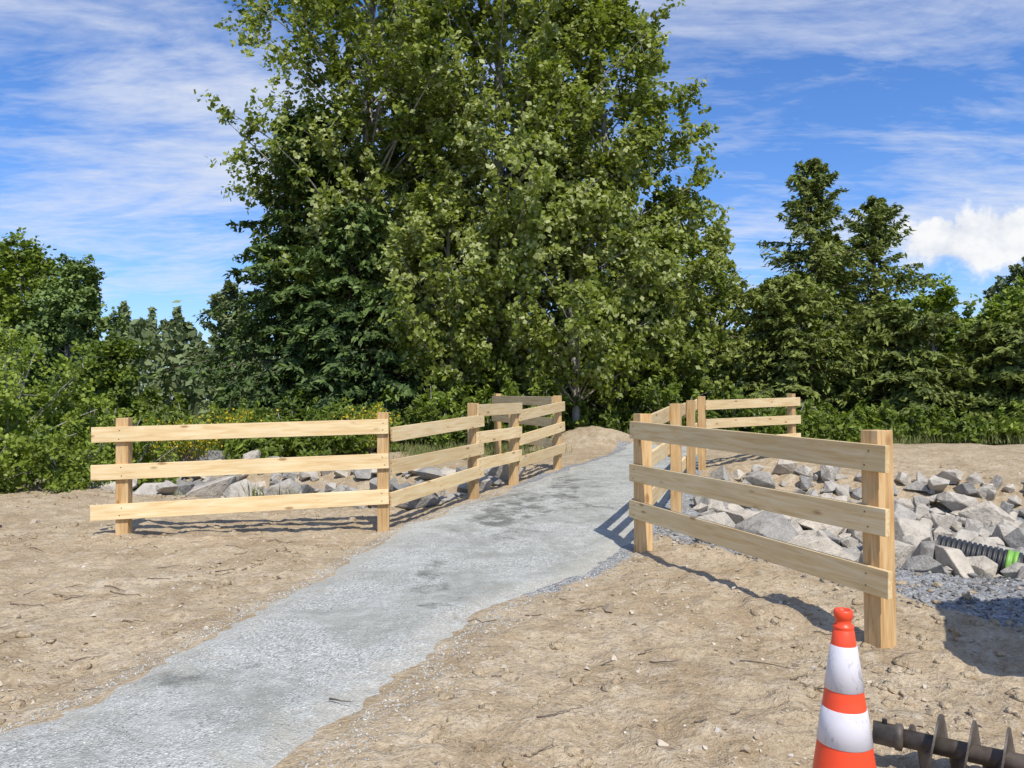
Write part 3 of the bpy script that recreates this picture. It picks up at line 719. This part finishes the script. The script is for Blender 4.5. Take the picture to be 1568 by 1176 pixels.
def grass(name, n, fn, hmin, hmax, seed, base=.5):
    r = np.random.default_rng(seed); x, y = fn(r, n)
    k = (pathdist(x, y) < -.1) & (np.hypot((x-2.1)/1.8, (y-19.)/1.8) > 1); x, y = x[k], y[k]; n = len(x)
    h = r.uniform(hmin, hmax, n); z = height(x, y)
    C = np.stack([x, y, z+h*.45], -1); a = norm(np.stack([r.normal(0, .3, n), r.normal(0, .3, n), np.ones(n)], -1))
    V = leaf_quads(C, a, norm(np.stack([r.normal(size=n), r.normal(size=n), 0*x], -1)), h, .012+.02*h)
    leaves_object(name, V, np.clip(base+r.normal(0, .25, n), 0, 1), M_GRASS, None)
def g1(r, n):
    c = r.integers(0, 200, n); cc = np.stack([r.uniform(-14, 16, 200), 18.0+2.5*r.random(200)**1.3], 1)
    return cc[c, 0]+r.normal(0, .35, n), cc[c, 1]+.03*np.abs(cc[c, 0])+r.normal(0, .3, n)
grass('grass', 20000, g1, .08, .36, 5, .4)
def g2(r, n):
    u = r.uniform(-20, -5.4, 60); s = r.uniform(14.2, 16.5, 60)
    X_, Y_ = from_su(s, u); c = r.integers(0, 60, n); return X_[c]+r.normal(0, .2, n), Y_[c]+r.normal(0, .15, n)
grass('grass', 5000, g2, .1, .35, 6, .55)
def g3(r, n):
    u = r.uniform(-11, -6.5, 10); s = r.uniform(9.2, 10.2, 10)
    X_, Y_ = from_su(s, u); c = r.integers(0, 10, n); return X_[c]+r.normal(0, .12, n), Y_[c]+r.normal(0, .1, n)
grass('grass', 900, g3, .12, .36, 7, .5)

r = np.random.default_rng(77); Cs = []
for a in np.arange(-50, 50, 1.1):
    for layer in range(2):
        d = r.uniform(48, 62)+layer*20; an = R(a+r.normal(0, .4)); hgt = r.uniform(4.6, 6.6)*(1.05 if layer == 0 else 1.3)
        if r.random() < .3: hgt *= 1.15; w = .9
        else: w = 1.9
        n = 380; t = r.random(n)**.8; ph = r.uniform(0, 6.28, n); rr = w*1.3*np.interp(t, [0, .5, 1], [1.3, 1.1, .08])*np.sqrt(r.random(n))
        Cs.append(np.stack([d*math.sin(an)+rr*np.cos(ph), d*math.cos(an)+rr*np.sin(ph), .2+t*hgt+r.normal(0, .15, n)], -1))
C = np.concatenate(Cs); n = len(C)
leaves_object('distant_treeline', leaf_quads(C, norm(r.normal(size=(n, 3))), norm(r.normal(size=(n, 3))+[0, -.4, .7]), r.uniform(.4, .8, n), r.uniform(.3, .55, n)), clump_tone(C, r, .5, .2, .25), M_DIST, None)

# ------------------------------------------------------------------ sky, sun, camera
SUN = Vector((.30, -.95, 0)).normalized(); EL = R(53)
sd = Vector((SUN.x*math.cos(EL), SUN.y*math.cos(EL), math.sin(EL)))
w = bpy.data.worlds.new('World'); scene.world = w; w.use_nodes = True; nt = w.node_tree
bg = nt.nodes['Background']; out = nt.nodes['World Output']
sky = N(nt, 'ShaderNodeTexSky'); sky.sky_type = 'NISHITA'; sky.sun_disc = False
sky.sun_elevation = EL; sky.sun_rotation = math.atan2(SUN.x, SUN.y); sky.air_density = 1.; sky.dust_density = .3; sky.ozone_density = 3.
skc = mixc(nt, 1., sky.outputs[0], (.64, .94, 1.36), 'MULTIPLY')
nt.links.new(skc, bg.inputs[0]); bg.inputs[1].default_value = .135
tc = N(nt, 'ShaderNodeTexCoord').outputs['Generated']
sx = N(nt, 'ShaderNodeSeparateXYZ'); nt.links.new(tc, sx.inputs[0])
zz = math_(nt, 'ADD', math_(nt, 'MAXIMUM', sx.outputs[2], 0.), .13)
cb = N(nt, 'ShaderNodeCombineXYZ'); nt.links.new(math_(nt, 'DIVIDE', sx.outputs[0], zz), cb.inputs[0]); nt.links.new(math_(nt, 'DIVIDE', sx.outputs[1], zz), cb.inputs[1])
def mapd(rot, sc, loc=(0, 0, 0)):
    mp = N(nt, 'ShaderNodeMapping'); mp.inputs['Rotation'].default_value = (0, 0, R(rot)); mp.inputs['Scale'].default_value = sc; mp.inputs['Location'].default_value = loc
    nt.links.new(cb.outputs[0], mp.inputs[0]); return mp.outputs[0]
big = noise(nt, mapd(25, (.8, 1.3, 1), (5.1, 2.2, 0)), 1.0, 4, .5, .5)
fine = noise(nt, mapd(30, (1.2, 3.0, 1)), 1.5, 8, .64, .6)
rip = noise(nt, mapd(-40, (3., 7., 1)), 4., 5, .6, .3)
v = math_(nt, 'ADD', math_(nt, 'MULTIPLY', big, 1.0), math_(nt, 'ADD', math_(nt, 'MULTIPLY', fine, .8), math_(nt, 'MULTIPLY', rip, .26)))
cm = ramp(nt, math_(nt, 'MULTIPLY', v, .78), [(.71, 0.), (.82, .3), (.94, .66), (1., .82)])
cdir = Vector((.52, .835, .18)).normalized()
dv = N(nt, 'ShaderNodeVectorMath', operation='SUBTRACT'); nt.links.new(tc, dv.inputs[0]); dv.inputs[1].default_value = cdir
mpc = N(nt, 'ShaderNodeMapping'); mpc.inputs['Scale'].default_value = (1., 1., 3.0); nt.links.new(dv.outputs[0], mpc.inputs[0])
ln = N(nt, 'ShaderNodeVectorMath', operation='LENGTH'); nt.links.new(mpc.outputs[0], ln.inputs[0])
cn = noise(nt, tc, 15, 7, .62, .2)
cu = math_(nt, 'ADD', ln.outputs['Value'], math_(nt, 'MULTIPLY', math_(nt, 'SUBTRACT', cn, .5), -.34))
cum = ramp(nt, cu, [(.06, 1.), (.125, 0.)])
tot = math_(nt, 'MAXIMUM', cm, cum)
haze = ramp(nt, sx.outputs[2], [(0., .5), (.14, .1), (.3, 0.)])
tot = math_(nt, 'MAXIMUM', tot, haze)
b2 = N(nt, 'ShaderNodeBackground'); b2.inputs[1].default_value = 1.
nt.links.new(mixc(nt, cum, (.76, .81, .92), mixc(nt, ramp(nt, cn, [(.35, 0.), (.6, 1.)]), (.62, .68, .8), (.95, .96, .98))), b2.inputs[0])
ms = N(nt, 'ShaderNodeMixShader'); nt.links.new(tot, ms.inputs[0]); nt.links.new(bg.outputs[0], ms.inputs[1]); nt.links.new(b2.outputs[0], ms.inputs[2])
nt.links.new(ms.outputs[0], out.inputs[0])

sl = bpy.data.lights.new('sun', 'SUN'); sl.energy = 4.8; sl.angle = R(.53); sl.color = (1, .945, .85)
so = bpy.data.objects.new('sun', sl); so.rotation_euler = sd.to_track_quat('Z', 'Y').to_euler(); COL.objects.link(so)
cam = bpy.data.cameras.new('camera'); co = bpy.data.objects.new('camera', cam); COL.objects.link(co)
cam.sensor_width = 36; cam.lens = 36*1150/1568; cam.clip_end = 2000
co.location = (0, 0, 1.6); co.rotation_euler = (R(90+1.2), 0, 0)
scene.camera = co
print('done')
